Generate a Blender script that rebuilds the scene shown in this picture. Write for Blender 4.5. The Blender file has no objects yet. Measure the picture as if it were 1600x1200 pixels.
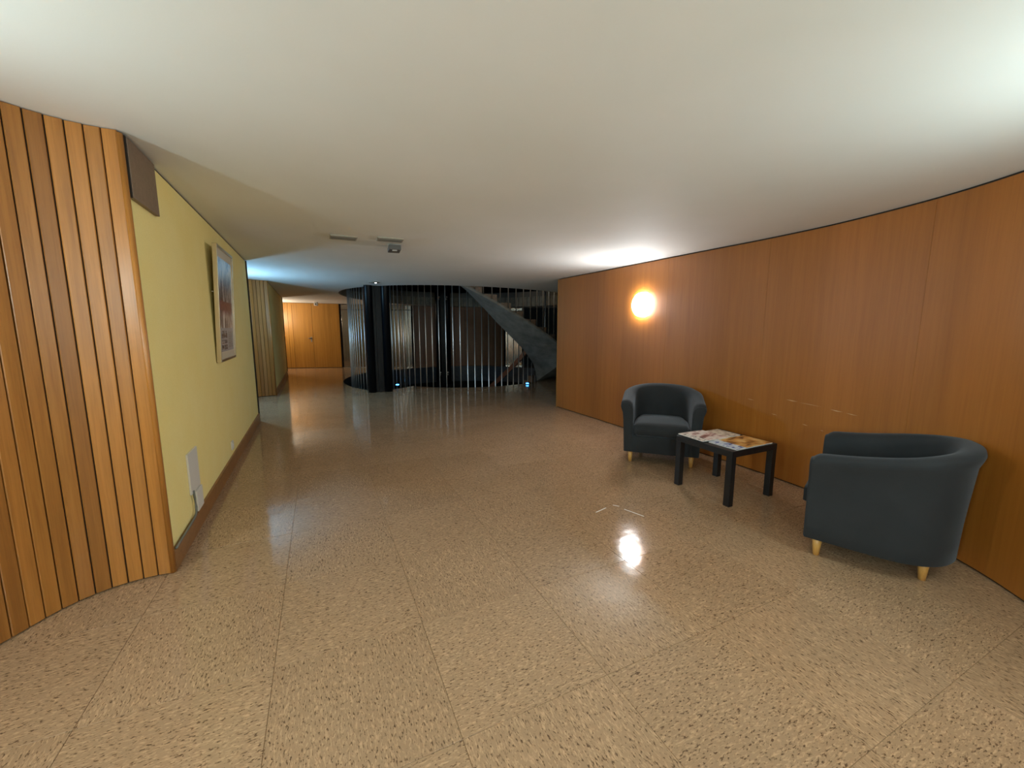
import bpy, bmesh, math, random
from mathutils import Vector, Matrix
random.seed(7)
PI = math.pi
sc = bpy.context.scene
COL = sc.collection

# ------------------------------------------------------------------ camera
CAM_H = 1.40
cam_d = bpy.data.cameras.new('camera')
cam_d.sensor_width = 36.0
cam_d.lens = 36.0 * 634.5 / 1600.0
cam_d.clip_start = 0.02
cam = bpy.data.objects.new('camera', cam_d)
COL.objects.link(cam)
cam.location = (0, 0, CAM_H)
cam.rotation_euler = (math.radians(90 - 7.98), 0, 0)
sc.camera = cam

# ------------------------------------------------------------------ world
w = bpy.data.worlds.new('world')
sc.world = w
w.use_nodes = True
w.node_tree.nodes['Background'].inputs[0].default_value = (0.6, 0.8, 1.0, 1)
w.node_tree.nodes['Background'].inputs[1].default_value = 0.0

# ------------------------------------------------------------------ exposure
sc.view_settings.view_transform = 'Standard'
sc.view_settings.look = 'None'
sc.view_settings.gamma = 1
sc.view_settings.use_curve_mapping = False
sc.view_settings.exposure = 1.7

# lamp strengths (emission of the opal domes), used by the wall lamp builder
LAMP_RIGHT = ((0.95, 0.98, 1.0), 33)
LAMP_NEAR_RIGHT = ((0.72, 0.96, 0.98), 27)
LAMP_NEAR_LEFT = ((0.72, 0.96, 0.98), 28)
LAMP_FILL = ((0.70, 0.96, 0.98), 72)  # unseen lamps added to even out the light on near ceiling and floor
LAMP_PASSAGE = ((0.31, 0.67, 1.0), 66)
LAMP_FAR = ((1.0, 0.90, 0.70), 50)


# ------------------------------------------------------------------ helpers
def mesh(name, verts, faces, mat, parent=None, smooth=False):
    me = bpy.data.meshes.new(name)
    me.from_pydata([tuple(v) for v in verts], [], faces)
    me.validate()
    if mat:
        me.materials.append(mat)
    if smooth:
        me.polygons.foreach_set('use_smooth', [True] * len(me.polygons))
    me.update()
    o = bpy.data.objects.new(name, me)
    COL.objects.link(o)
    if parent:
        o.parent = parent
    return o


def bm_obj(name, bm, mat, parent=None, smooth=False):
    bmesh.ops.recalc_face_normals(bm, faces=bm.faces)
    me = bpy.data.meshes.new(name)
    bm.to_mesh(me)
    bm.free()
    me.materials.append(mat)
    if smooth:
        me.polygons.foreach_set('use_smooth', [True] * len(me.polygons))
    o = bpy.data.objects.new(name, me)
    COL.objects.link(o)
    if parent:
        o.parent = parent
    return o


def link_mesh(name, me, parent=None):
    o = bpy.data.objects.new(name, me)
    COL.objects.link(o)
    if parent:
        o.parent = parent
    return o


def empty(name, loc=(0, 0, 0), rz=0.0):
    o = bpy.data.objects.new(name, None)
    o.empty_display_size = 0.1
    COL.objects.link(o)
    o.location = loc
    o.rotation_euler = (0, 0, rz)
    return o


def tag(o, label, cat, group=None):
    o['label'] = label
    o['category'] = cat
    if group:
        o['group'] = group
    return o


def struct(o, label=None):
    o['kind'] = 'structure'
    if label:
        o['label'] = label
    return o


def box_bm(bm, c, s, rz=0.0, bevel=0.0, segs=2):
    """box of full size s centred at c; optional bevel"""
    r = bmesh.ops.create_cube(bm, size=1.0)
    vs = r['verts']
    bmesh.ops.scale(bm, vec=s, verts=vs)
    if bevel > 0:
        es = list({e for v in vs for e in v.link_edges})
        b = bmesh.ops.bevel(bm, geom=es, offset=bevel, segments=segs, affect='EDGES', profile=0.5)
        vs = list({v for f in b['faces'] for v in f.verts} | {v for v in vs if v.is_valid})
    bmesh.ops.rotate(bm, verts=vs, cent=(0, 0, 0), matrix=Matrix.Rotation(rz, 3, 'Z'))
    bmesh.ops.translate(bm, vec=c, verts=vs)
    return vs


def box(name, c, s, mat, parent=None, rz=0.0, bevel=0.0, smooth=False):
    bm = bmesh.new()
    box_bm(bm, c, s, rz, bevel)
    return bm_obj(name, bm, mat, parent, smooth)


def cyl_bm(bm, c0, c1, r0, r1=None, n=12, caps=True):
    c0, c1 = Vector(c0), Vector(c1)
    r1 = r0 if r1 is None else r1
    d = (c1 - c0)
    q = Vector((0, 0, 1)).rotation_difference(d.normalized())
    a, b = [], []
    for i in range(n):
        t = 2 * PI * i / n
        e = q @ Vector((math.cos(t), math.sin(t), 0))
        a.append(bm.verts.new(c0 + e * r0))
        b.append(bm.verts.new(c1 + e * r1))
    for i in range(n):
        j = (i + 1) % n
        bm.faces.new((a[i], a[j], b[j], b[i]))
    if caps:
        bm.faces.new(list(reversed(a)))
        bm.faces.new(b)


def cyl(name, c0, c1, r0, mat, parent=None, r1=None, n=12, smooth=True):
    bm = bmesh.new()
    cyl_bm(bm, c0, c1, r0, r1, n)
    return bm_obj(name, bm, mat, parent, smooth)


def tube_bm(bm, pts, r, n=8):
    """tube along a polyline"""
    pts = [Vector(p) for p in pts]
    rings = []
    for i, p in enumerate(pts):
        d = (pts[min(i + 1, len(pts) - 1)] - pts[max(i - 1, 0)]).normalized()
        u = d.cross(Vector((0, 0, 1)))
        if u.length < 1e-4:
            u = Vector((1, 0, 0))
        u.normalize()
        v = d.cross(u)
        rings.append([bm.verts.new(p + u * r * math.cos(2 * PI * k / n) + v * r * math.sin(2 * PI * k / n)) for k in range(n)])
    for a, b in zip(rings, rings[1:]):
        for k in range(n):
            bm.faces.new((a[k], a[(k + 1) % n], b[(k + 1) % n], b[k]))
    bm.faces.new(rings[0])
    bm.faces.new(list(reversed(rings[-1])))


def catmull(pts, per=8):
    P = [Vector((p[0], p[1])) for p in pts]
    P = [P[0] * 2 - P[1]] + P + [P[-1] * 2 - P[-2]]
    out = []
    for i in range(1, len(P) - 2):
        p0, p1, p2, p3 = P[i - 1:i + 3]
        for k in range(per):
            t = k / per
            out.append(0.5 * ((2 * p1) + (p2 - p0) * t + (2 * p0 - 5 * p1 + 4 * p2 - p3) * t * t + (3 * p1 - p0 - 3 * p2 + p3) * t ** 3))
    out.append(P[-2])
    return out


def resample(path, step):
    L = [0.0]
    for a, b in zip(path, path[1:]):
        L.append(L[-1] + (b - a).length)
    n = max(1, round(L[-1] / step))
    out = []
    j = 0
    for k in range(n + 1):
        s = L[-1] * k / n
        while j < len(L) - 2 and L[j + 1] < s:
            j += 1
        seg = L[j + 1] - L[j]
        t = (s - L[j]) / seg if seg > 1e-9 else 0
        out.append(path[j].lerp(path[j + 1], t))
    return out


def ceil_z(x, y):
    x = max(-9.0, min(5.0, x))
    y = max(0.0, min(16.0, y))
    return 2.337 - 0.0336 * x - 0.01515 * y + 0.001515 * x * y


def strip_wall(name, path, thick, mat, parent=None, z0=0.0, z1=None, top_off=0.0, smooth=True):
    """solid wall along a plan path; room side on the path, thickness to the left of travel"""
    n = len(path)
    vs = []
    for i, p in enumerate(path):
        d = (path[min(i + 1, n - 1)] - path[max(i - 1, 0)]).normalized()
        nrm = Vector((-d.y, d.x))
        q = p + nrm * thick
        zt = (ceil_z(p.x, p.y) + top_off) if z1 is None else z1
        vs += [(p.x, p.y, z0), (p.x, p.y, zt), (q.x, q.y, zt), (q.x, q.y, z0)]
    fs = []
    for i in range(n - 1):
        a, b = 4 * i, 4 * (i + 1)
        fs += [(a, b, b + 1, a + 1), (a + 1, b + 1, b + 2, a + 2), (a + 2, b + 2, b + 3, a + 3), (a + 3, b + 3, b, a)]
    fs += [(0, 1, 2, 3), (4 * n - 1, 4 * n - 2, 4 * n - 3, 4 * n - 4)]
    o = mesh(name, vs, fs, mat, parent, smooth)
    if smooth:
        sharpen(o)
    return o


def sharpen(o, ang=35):
    me = o.data
    bm = bmesh.new()
    bm.from_mesh(me)
    bmesh.ops.recalc_face_normals(bm, faces=bm.faces)
    for e in bm.edges:
        if len(e.link_faces) == 2 and e.calc_face_angle(0) > math.radians(ang):
            e.smooth = False
        else:
            e.smooth = True
    bm.to_mesh(me)
    bm.free()
    me.polygons.foreach_set('use_smooth', [True] * len(me.polygons))


# ------------------------------------------------------------------ materials
def new_mat(name):
    m = bpy.data.materials.new(name)
    m.use_nodes = True
    nt = m.node_tree
    return m, nt, nt.nodes['Principled BSDF']


def N(nt, typ, **kw):
    n = nt.nodes.new(typ)
    for k, v in kw.items():
        setattr(n, k, v)
    return n


def ramp(nt, fac, stops):
    r = N(nt, 'ShaderNodeValToRGB')
    el = r.color_ramp.elements
    while len(el) < len(stops):
        el.new(0.5)
    for e, (p, c) in zip(el, stops):
        e.position = p
        e.color = (c[0], c[1], c[2], 1)
    nt.links.new(fac, r.inputs[0])
    return r.outputs[0]


def coords(nt, scale=(1, 1, 1), kind='Object', rot=(0, 0, 0), rand_shift=0.0):
    tc = N(nt, 'ShaderNodeTexCoord')
    mp = N(nt, 'ShaderNodeMapping')
    mp.inputs['Scale'].default_value = scale
    mp.inputs['Rotation'].default_value = rot
    src = tc.outputs[kind]
    if rand_shift:
        oi = N(nt, 'ShaderNodeObjectInfo')
        ml = N(nt, 'ShaderNodeMath', operation='MULTIPLY')
        nt.links.new(oi.outputs['Random'], ml.inputs[0])
        ml.inputs[1].default_value = rand_shift
        ad = N(nt, 'ShaderNodeVectorMath', operation='ADD')
        nt.links.new(src, ad.inputs[0])
        nt.links.new(ml.outputs[0], ad.inputs[1])
        src = ad.outputs[0]
    nt.links.new(src, mp.inputs['Vector'])
    return mp.outputs[0]


def noise(nt, vec, scale, detail=4, rough=0.55, dist=0.0):
    n = N(nt, 'ShaderNodeTexNoise')
    n.inputs['Scale'].default_value = scale
    n.inputs['Detail'].default_value = detail
    n.inputs['Roughness'].default_value = rough
    n.inputs['Distortion'].default_value = dist
    nt.links.new(vec, n.inputs['Vector'])
    return n.outputs['Fac']


def mix(nt, fac, a, b, blend='MIX'):
    m = N(nt, 'ShaderNodeMix', data_type='RGBA', blend_type=blend)
    for s, v in ((0, fac), (6, a), (7, b)):
        if hasattr(v, 'is_linked'):
            nt.links.new(v, m.inputs[s])
        elif s == 0:
            m.inputs[0].default_value = v
        else:
            m.inputs[s].default_value = (v[0], v[1], v[2], 1)
    return m.outputs[2]


def bump(nt, bs, h, strength=0.2, dist=0.002):
    b = N(nt, 'ShaderNodeBump')
    b.inputs['Strength'].default_value = strength
    b.inputs['Distance'].default_value = dist
    nt.links.new(h, b.inputs['Height'])
    nt.links.new(b.outputs[0], bs.inputs['Normal'])


def plain(name, col, rough=0.5, metal=0.0, spec=0.5, var=0.0, vscale=20):
    m, nt, bs = new_mat(name)
    bs.inputs['Roughness'].default_value = rough
    bs.inputs['Metallic'].default_value = metal
    bs.inputs['Specular IOR Level'].default_value = spec
    if var > 0:
        f = noise(nt, coords(nt), vscale)
        c = ramp(nt, f, [(0.3, [x * (1 - var) for x in col]), (0.7, [min(1, x * (1 + var)) for x in col])])
        nt.links.new(c, bs.inputs['Base Color'])
    else:
        bs.inputs['Base Color'].default_value = (*col, 1)
    return m


def emit(name, col, strength):
    m, nt, bs = new_mat(name)
    bs.inputs['Base Color'].default_value = (0.9, 0.9, 0.9, 1)
    bs.inputs['Emission Color'].default_value = (*col, 1)
    bs.inputs['Emission Strength'].default_value = strength
    bs.inputs['Roughness'].default_value = 0.3
    return m


def wood(name, dark, mid, light, rough=0.35, grain=40, stretch=0.03, rand=0.0, coat=0.0, along='z', bumpy=0.05, fleck=0.5):
    m, nt, bs = new_mat(name)
    sz = {'z': (1, 1, stretch), 'x': (stretch, 1, 1), 'y': (1, stretch, 1)}[along]
    v = coords(nt, sz, rand_shift=7.3 if rand else 0.0)
    a = noise(nt, v, grain, 5, 0.6, 0.3)
    b = noise(nt, v, grain * 0.12, 3, 0.5, 0.2)
    c = noise(nt, v, grain * 4, 3, 0.7)
    ca = ramp(nt, a, [(0.25, dark), (0.5, mid), (0.8, light)])
    cb = ramp(nt, b, [(0.3, [x * 0.72 for x in mid]), (0.7, [min(1, x * 1.22) for x in mid])])
    col = mix(nt, 0.45, ca, cb)
    fl = ramp(nt, c, [(0.35, (0.72, 0.68, 0.64)), (0.55, (1, 1, 1))])
    col = mix(nt, fleck, col, fl, 'MULTIPLY')
    if rand:
        oi = N(nt, 'ShaderNodeObjectInfo')
        tint = ramp(nt, oi.outputs['Random'], [(0.0, (1 - rand, 1 - rand * 1.15, 1 - rand * 1.3)), (0.5, (1, 1, 1)), (1.0, (1 + rand, 1 + rand, 1 + rand * 0.8))])
        col = mix(nt, 1.0, col, tint, 'MULTIPLY')
    nt.links.new(col, bs.inputs['Base Color'])
    bs.inputs['Roughness'].default_value = rough
    bs.inputs['Coat Weight'].default_value = coat
    bs.inputs['Coat Roughness'].default_value = 0.25
    bump(nt, bs, a, bumpy, 0.002)
    return m


M = {}
M['veneer'] = wood('teak veneer', (0.315, 0.100, 0.011), (0.375, 0.127, 0.016), (0.43, 0.157, 0.025), 0.42, 18, 0.035, fleck=0.25)
M['plank'] = wood('lacquered plank', (0.24, 0.085, 0.015), (0.37, 0.145, 0.027), (0.48, 0.205, 0.05), 0.36, 34, 0.03, rand=0.22)
M['plank_far'] = M['plank']
M['door_wood'] = wood('orange veneer', (0.27, 0.120, 0.018), (0.42, 0.195, 0.030), (0.52, 0.26, 0.05), 0.4, 22, 0.02, rand=0.08)
M['dark_wood'] = wood('dark veneer', (0.14, 0.046, 0.008), (0.21, 0.075, 0.012), (0.28, 0.105, 0.020), 0.4, 22, 0.02, rand=0.1)
M['base_wood'] = wood('baseboard wood', (0.20, 0.085, 0.025), (0.30, 0.135, 0.04), (0.38, 0.18, 0.06), 0.4, 30, 0.06, along='y')
M['brown_board'] = wood('grey brown board', (0.16, 0.10, 0.065), (0.22, 0.145, 0.095), (0.28, 0.19, 0.13), 0.5, 40, 0.06, along='y')
M['leg_wood'] = wood('honey beech', (0.55, 0.27, 0.06), (0.66, 0.35, 0.09), (0.75, 0.42, 0.13), 0.35, 60, 0.1)
M['rail_wood'] = wood('red brown rail', (0.16, 0.06, 0.03), (0.24, 0.09, 0.045), (0.30, 0.12, 0.06), 0.4, 30, 0.1)
M['yellow'] = None
m, nt, bs = new_mat('yellow textile wall')
v = coords(nt)
n1 = noise(nt, v, 3.0, 4)
n2 = noise(nt, v, 260, 3, 0.7)
c = ramp(nt, n1, [(0.3, (0.97, 0.79, 0.30)), (0.7, (0.99, 0.83, 0.36))])
c2 = ramp(nt, n2, [(0.3, (0.86, 0.84, 0.78)), (0.6, (1, 1, 1))])
nt.links.new(mix(nt, 0.8, c, c2, 'MULTIPLY'), bs.inputs['Base Color'])
bs.inputs['Roughness'].default_value = 0.85
bump(nt, bs, n2, 0.35, 0.003)
M['yellow'] = m
m, nt, bs = new_mat('ceiling plaster')
v = coords(nt)
n1 = noise(nt, v, 1.2, 3)
n2 = noise(nt, v, 120, 4, 0.7)
c = ramp(nt, n1, [(0.3, (0.80, 0.79, 0.75)), (0.7, (0.84, 0.83, 0.80))])
nt.links.new(c, bs.inputs['Base Color'])
bs.inputs['Roughness'].default_value = 0.75
bump(nt, bs, n2, 0.12, 0.003)
M['ceiling'] = m
M['gap'] = plain('shadow gap', (0.02, 0.014, 0.01), 0.8)
M['white'] = plain('white plastic', (0.72, 0.68, 0.62), 0.45)
M['white_far'] = plain('white box plastic', (0.8, 0.8, 0.78), 0.4)
M['cable'] = plain('grey cable', (0.17, 0.17, 0.15), 0.5)
M['black'] = plain('black lacquer', (0.006, 0.006, 0.007), 0.42)
M['column'] = plain('black painted steel', (0.003, 0.004, 0.006), 0.35, 0.0, 0.16)
M['chrome'] = plain('chrome rod', (0.82, 0.80, 0.77), 0.32, 0.92)
M['frame'] = plain('champagne aluminium', (0.66, 0.58, 0.42), 0.28, 1.0)
M['mat_board'] = plain('poster mount', (0.62, 0.55, 0.42), 0.6)
M['dark_stone'] = plain('dark stone', (0.055, 0.062, 0.075), 0.3, var=0.25, vscale=8)
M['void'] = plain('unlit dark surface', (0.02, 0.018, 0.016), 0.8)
M['pale_board'] = plain('pale fascia board', (0.36, 0.32, 0.25), 0.6, var=0.2, vscale=9)
M['concrete'] = plain('fair faced concrete', (0.21, 0.20, 0.175), 0.75, var=0.28, vscale=5)
M['tread'] = plain('brown stone tread', (0.24, 0.155, 0.10), 0.5, var=0.3, vscale=30)
M['vent'] = plain('vent grey', (0.42, 0.39, 0.32), 0.5)
M['vent_dark'] = plain('vent slot grey', (0.22, 0.20, 0.165), 0.6)
M['spot_body'] = plain('grey lamp housing', (0.12, 0.11, 0.10), 0.35)
M['blue_led'] = emit('blue marker light', (0.05, 0.35, 1.0), 2.5)
M['lamp_metal'] = plain('lamp base metal', (0.45, 0.42, 0.36), 0.35, 0.6)
M['paper_edge'] = plain('paper edge', (0.75, 0.72, 0.68), 0.7)
M['scuff'] = plain('scuffed veneer', (0.62, 0.42, 0.22), 0.6)
M['tape'] = plain('white scratch', (0.85, 0.83, 0.78), 0.5)

# brushed stainless steel
m, nt, bs = new_mat('brushed steel')
v = coords(nt, (1, 1, 0.01))
n1 = noise(nt, v, 60, 3)
nt.links.new(ramp(nt, n1, [(0.3, (0.40, 0.36, 0.31)), (0.7, (0.58, 0.53, 0.46))]), bs.inputs['Base Color'])
bs.inputs['Metallic'].default_value = 1.0
bs.inputs['Roughness'].default_value = 0.25
bs.inputs['Anisotropic'].default_value = 0.6
M['steel'] = m

# grey woven upholstery
m, nt, bs = new_mat('charcoal upholstery')
v = coords(nt)
n1 = noise(nt, v, 5, 3)
n2 = noise(nt, v, 900, 2, 0.6)
c = ramp(nt, n1, [(0.3, (0.014, 0.0155, 0.0175)), (0.7, (0.019, 0.021, 0.0235))])
c2 = ramp(nt, n2, [(0.35, (0.6, 0.6, 0.6)), (0.65, (1.25, 1.25, 1.25))])
nt.links.new(mix(nt, 0.6, c, c2, 'MULTIPLY'), bs.inputs['Base Color'])
bs.inputs['Roughness'].default_value = 0.9
bs.inputs['Sheen Weight'].default_value = 0.15
bs.inputs['Sheen Roughness'].default_value = 0.4
bs.inputs['Sheen Tint'].default_value = (0.75, 0.85, 0.95, 1)
bump(nt, bs, n2, 0.3, 0.0015)
M['fabric'] = m


# vinyl floor tile: streaky flecks along the tile's own x axis
def tile_material(name, per_object):
    m, nt, bs = new_mat(name)
    shift = 31.7 if per_object else 0.0
    rot = (0, 0, 0) if per_object else (0, 0, -0.4398)
    v = coords(nt, (0.30, 1, 1), rand_shift=shift, rot=rot)
    v2 = coords(nt, (0.42, 1, 1), rand_shift=shift * 1.7, rot=rot)
    a = noise(nt, v, 125, 3, 0.6, 0.6)
    b = noise(nt, v2, 150, 2, 0.55, 0.4)
    big = noise(nt, coords(nt, rand_shift=shift), 2.2, 3)
    base = ramp(nt, big, [(0.3, (0.352, 0.218, 0.124)), (0.7, (0.388, 0.242, 0.139))])
    lightc = ramp(nt, a, [(0.50, (1, 1, 1)), (0.68, (1.66, 1.66, 1.66))])
    darkc = ramp(nt, b, [(0.32, (0.20, 0.16, 0.145)), (0.43, (1, 1, 1))])
    col = mix(nt, 0.75, base, lightc, 'MULTIPLY')
    col = mix(nt, 0.85, col, darkc, 'MULTIPLY')
    if per_object:
        oi = N(nt, 'ShaderNodeObjectInfo')
        tint = ramp(nt, oi.outputs['Random'], [(0.0, (0.95, 0.945, 0.94)), (1.0, (1.03, 1.03, 1.03))])
        col = mix(nt, 1.0, col, tint, 'MULTIPLY')
    nt.links.new(col, bs.inputs['Base Color'])
    r = noise(nt, coords(nt, rand_shift=shift), 9, 4, 0.6)
    rr = N(nt, 'ShaderNodeMapRange')
    rr.inputs['To Min'].default_value = 0.072
    rr.inputs['To Max'].default_value = 0.13
    nt.links.new(r, rr.inputs[0])
    nt.links.new(rr.outputs[0], bs.inputs['Roughness'])
    bs.inputs['Specular IOR Level'].default_value = 0.5
    wv = noise(nt, coords(nt, rand_shift=shift), 7, 2, 0.5)
    bump(nt, bs, wv, 0.10, 0.012)
    return m


M['tile'] = tile_material('waxed vinyl tile', True)
M['floor_far'] = tile_material('waxed vinyl floor', False)

# ------------------------------------------------------------------ plan of the place
WC = Vector((-1.33, 11.72))          # centre of the round stair well
YD = Vector((-0.4372, 0.8994))       # direction of the yellow walls
YN = Vector((0.8994, 0.4372))        # their room-side normal
Y1 = Vector((-1.950, 2.160))
Y1_END = Vector((-3.80, 5.95))
PIER_SHIFT = Vector((-2.92, 6.11))

# floor: a slab with the well cut out (polar mesh around the well), tiles laid on it
def well_r(th):
    """radius of the floor opening at angle th (degrees, -180..180)"""
    if -118 <= th <= 30:
        return 2.32
    if th < -118 or th > 165:
        return 3.3
    if th < 40:
        return 2.32 + 0.7 * (th - 30) / 10
    return 3.02 + 0.28 * max(0, (th - 140)) / 25


def polar(name, r0f, zf, mat, radii, angles, parent=None, flip=False):
    vs, fs = [], []
    k = len(radii) + 1
    for th in angles:
        t = math.radians(th)
        r0 = r0f(th)
        for r in [r0] + [max(r, r0 + 0.02 * (i + 1)) for i, r in enumerate(radii)]:
            x, y = WC.x + r * math.cos(t), WC.y + r * math.sin(t)
            vs.append((x, y, zf(x, y)))
    n = len(angles)
    for i in range(n):
        j = (i + 1) % n
        for q in range(k - 1):
            f = (i * k + q, i * k + q + 1, j * k + q + 1, j * k + q)
            fs.append(tuple(reversed(f)) if flip else f)
    return mesh(name, vs, fs, mat, parent, True)


angs = sorted([-180 + 3 * i for i in range(120)] + [-118.4, 30.4])
floor = struct(polar('floor', well_r, lambda x, y: -0.003, M['floor_far'], [3.4, 4, 5, 7, 10, 14, 18], angs))
ceiling = struct(polar('ceiling', lambda th: 3.3, ceil_z, M['ceiling'],
                       [3.4, 3.6, 4, 4.5, 5, 5.5, 6, 6.5, 7, 7.5, 8, 8.5, 9, 9.5, 10, 10.5, 11, 11.5, 12, 12.5, 13, 14, 15, 16, 18],
                       [-180 + 3 * i for i in range(120)], flip=True))

# floor tiles 0.614 m, grain turned by a quarter on every other tile
TS, TROT, TX0, TY0 = 0.614, 0.4398, -0.724, 0.948
tile_meshes = []
for q in range(2):
    h = TS / 2 - 0.0009
    b = 0.0008
    vs = [(-h, -h, -0.0028), (h, -h, -0.0028), (h, h, -0.0028), (-h, h, -0.0028),
          (-h, -h, -b), (h, -h, -b), (h, h, -b), (-h, h, -b),
          (-h + b, -h + b, 0), (h - b, -h + b, 0), (h - b, h - b, 0), (-h + b, h - b, 0)]
    fs = [(8, 9, 10, 11)]
    for lo in (0, 4):
        for i in range(4):
            j = (i + 1) % 4
            fs.append((lo + i, lo + j, lo + 4 + j, lo + 4 + i))
    if q == 0:
        me = bpy.data.meshes.new('floor_tile')
        me.from_pydata(vs, [], fs)
        me.materials.append(M['tile'])
        me.update()
        tile_meshes.append(me)
tile_me = tile_meshes[0]
ct, st = math.cos(TROT), math.sin(TROT)


def in_room(x, y):
    if y < 0.45 or y > 7.6:
        return False
    xl = -2.35 if y < 2.2 else -1.95 - 0.487 * (y - 2.16)
    if y > 5.95:
        xl = -4.9
    xr = 2.68 if y < 3.3 else (2.62 - 0.47 * (y - 3.2))
    if y > 7.1:
        xr = 2.5
    return xl - 0.32 < x < xr + 0.32


for u in range(-12, 16):
    for v in range(-8, 20):
        lx, ly = (u + 0.5) * TS, (v + 0.5) * TS
        x, y = TX0 + lx * ct - ly * st, TY0 + lx * st + ly * ct
        if not in_room(x, y) or (Vector((x, y)) - WC).length < 3.75:
            continue
        t = link_mesh('floor_tile', tile_me, floor)
        t.location = (x, y, 0)
        t.rotation_euler = (random.uniform(-0.0012, 0.0012), random.uniform(-0.0012, 0.0012),
                            TROT + (0 if (u + v) % 2 else PI / 2) + random.choice((0, PI)))

# ------------------------------------------------------------------ right wall: curved veneer panels
rw_pts = [(0.79, 7.08), (1.10, 6.47), (1.35, 5.97), (1.575, 5.5), (1.84, 4.95), (2.09, 4.43), (2.29, 4.02), (2.46, 3.62),
          (2.57, 3.3), (2.66, 2.9), (2.70, 2.55), (2.685, 2.2), (2.62, 1.9), (2.50, 1.5), (2.36, 1.1), (2.2, 0.6), (2.1, 0.0), (2.05, -1.0), (2.05, -3.0)]
rw = resample(catmull(rw_pts), 0.05)
wall_right = struct(strip_wall('wall_right', [p + Vector((0.012, 0.006)) for p in rw], 0.10, M['gap'], top_off=0.01))
PANEL = 0.60
per = 24
k = 0
i = 0
while i < len(rw) - 1:
    j = min(len(rw) - 1, i + per)
    seg = [p.copy() for p in rw[i:j + 1]]
    d0 = (seg[1] - seg[0]).normalized()
    d1 = (seg[-1] - seg[-2]).normalized()
    seg[0] += d0 * 0.0008
    seg[-1] -= d1 * 0.0008
    p = strip_wall('veneer_panel', seg, 0.011, M['veneer'], wall_right, z0=0.012, top_off=-0.014)
    i = j
# end trim of the wall by the stairs
d = (rw[1] - rw[0]).normalized()
nrm = Vector((-d.y, d.x))
e0 = rw[0] - d * 0.012
strip_wall('end_trim', [e0 - nrm * 0.004, e0 + d * 0.012 - nrm * 0.004], 0.12, M['door_wood'], wall_right, z0=0.0, top_off=-0.01)

# scuff line left by chair backs
def right_wall_at(y):
    for a, b in zip(rw, rw[1:]):
        if (a.y - y) * (b.y - y) <= 0:
            t = (a.y - y) / (a.y - b.y + 1e-9)
            dd = (b - a).normalized()
            return a.lerp(b, t), dd
    return rw[-1], Vector((0, -1))


for y0, y1, z, h in ((3.60, 3.50, 0.755, 0.007), (3.50, 3.30, 0.748, 0.003), (3.24, 3.14, 0.738, 0.008), (3.12, 3.03, 0.733, 0.005),
                     (3.95, 3.88, 0.70, 0.004), (3.72, 3.66, 0.60, 0.004), (3.45, 3.40, 0.565, 0.005), (3.30, 3.27, 0.55, 0.004)):
    a, d = right_wall_at(y0)
    b, _ = right_wall_at(y1)
    n = Vector((d.y, -d.x)) * 0.0015
    a, b = a + n, b + n
    mm = a.lerp(b, 0.5)
    mesh('scuff_mark', [(a.x, a.y, z), (mm.x, mm.y, z - h * 0.9), (b.x, b.y, z - 0.003), (mm.x, mm.y, z + h * 0.1)], [(0, 1, 2, 3)], M['scuff'], wall_right)

# ------------------------------------------------------------------ plank piers with the yellow walls between them
def pier(shift, wall_name, upto, plank_n_extra):
    c = Vector((-1.838, 1.745)) + shift
    r = 0.42
    path = [c + Vector((r * math.cos(math.radians(a)), r * math.sin(math.radians(a)))) for a in range(105, 181, 3)]
    tail = [Vector(p) + shift for p in upto]
    path += tail
    path = resample(path, 0.0105)
    root = struct(strip_wall(wall_name, list(reversed([p + Vector((-0.016, 0.006)) for p in path])), 0.05, M['gap'], top_off=0.0))
    step = 6
    prev = None
    k = 0
    for i in range(0, len(path) - step, step):
        a, b = path[i].copy(), path[i + step].copy()
        d = (b - a).normalized()
        nr = Vector((d.y, -d.x))        # away from the room
        g = 0.0022
        a2, b2 = a + d * g, b - d * g
        zt = ceil_z(a.x, a.y) - 0.003
        bv = 0.003
        ins = nr * 0.014
        prof = [a2 + ins, a2 + nr * bv, a2 + d * bv, b2 - d * bv, b2 + nr * bv, b2 + ins]
        vs = [(q.x, q.y, 0.008) for q in prof] + [(q.x, q.y, zt) for q in prof]
        n = len(prof)
        fs = [(q, (q + 1) % n, n + (q + 1) % n, n + q) for q in range(n)] + [tuple(reversed(range(n))), tuple(range(n, 2 * n))]
        o = mesh('plank', vs, fs, M['plank'], root)
        bmm = bmesh.new(); bmm.from_mesh(o.data); bmesh.ops.recalc_face_normals(bmm, faces=bmm.faces); bmm.to_mesh(o.data); bmm.free()
        k += 1
    # rounded corner post where the planks meet the yellow wall
    p0 = path[0]
    bm = bmesh.new()
    zt = ceil_z(p0.x, p0.y) - 0.012
    cyl_bm(bm, (p0.x - 0.003, p0.y + 0.014, 0.006), (p0.x - 0.003, p0.y + 0.014, zt), 0.0155, n=16)
    bm_obj('corner_post', bm, M['plank'], root, True)
    return root, path


wall_left, lp = pier(Vector((0, 0)), 'wall_left', [(-2.285, 1.5), (-2.28, 1.1), (-2.25, 0.6), (-2.2, 0.0), (-2.2, -1.0), (-2.2, -3.0)], 0)
wall_passage, pp = pier(PIER_SHIFT, 'wall_passage', [(-2.285, 1.5), (-2.28, 1.1), (-2.24, 0.7), (-2.1, 0.25), (-1.6, 0.0), (-1.0, -0.05)], 0)
wall_end_pier, ep = pier(PIER_SHIFT * 2, 'wall_corridor', [(-2.285, 1.5), (-2.28, 1.1), (-2.24, 0.7), (-2.1, 0.25), (-1.6, 0.0), (-1.0, -0.05)], 0)


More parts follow.
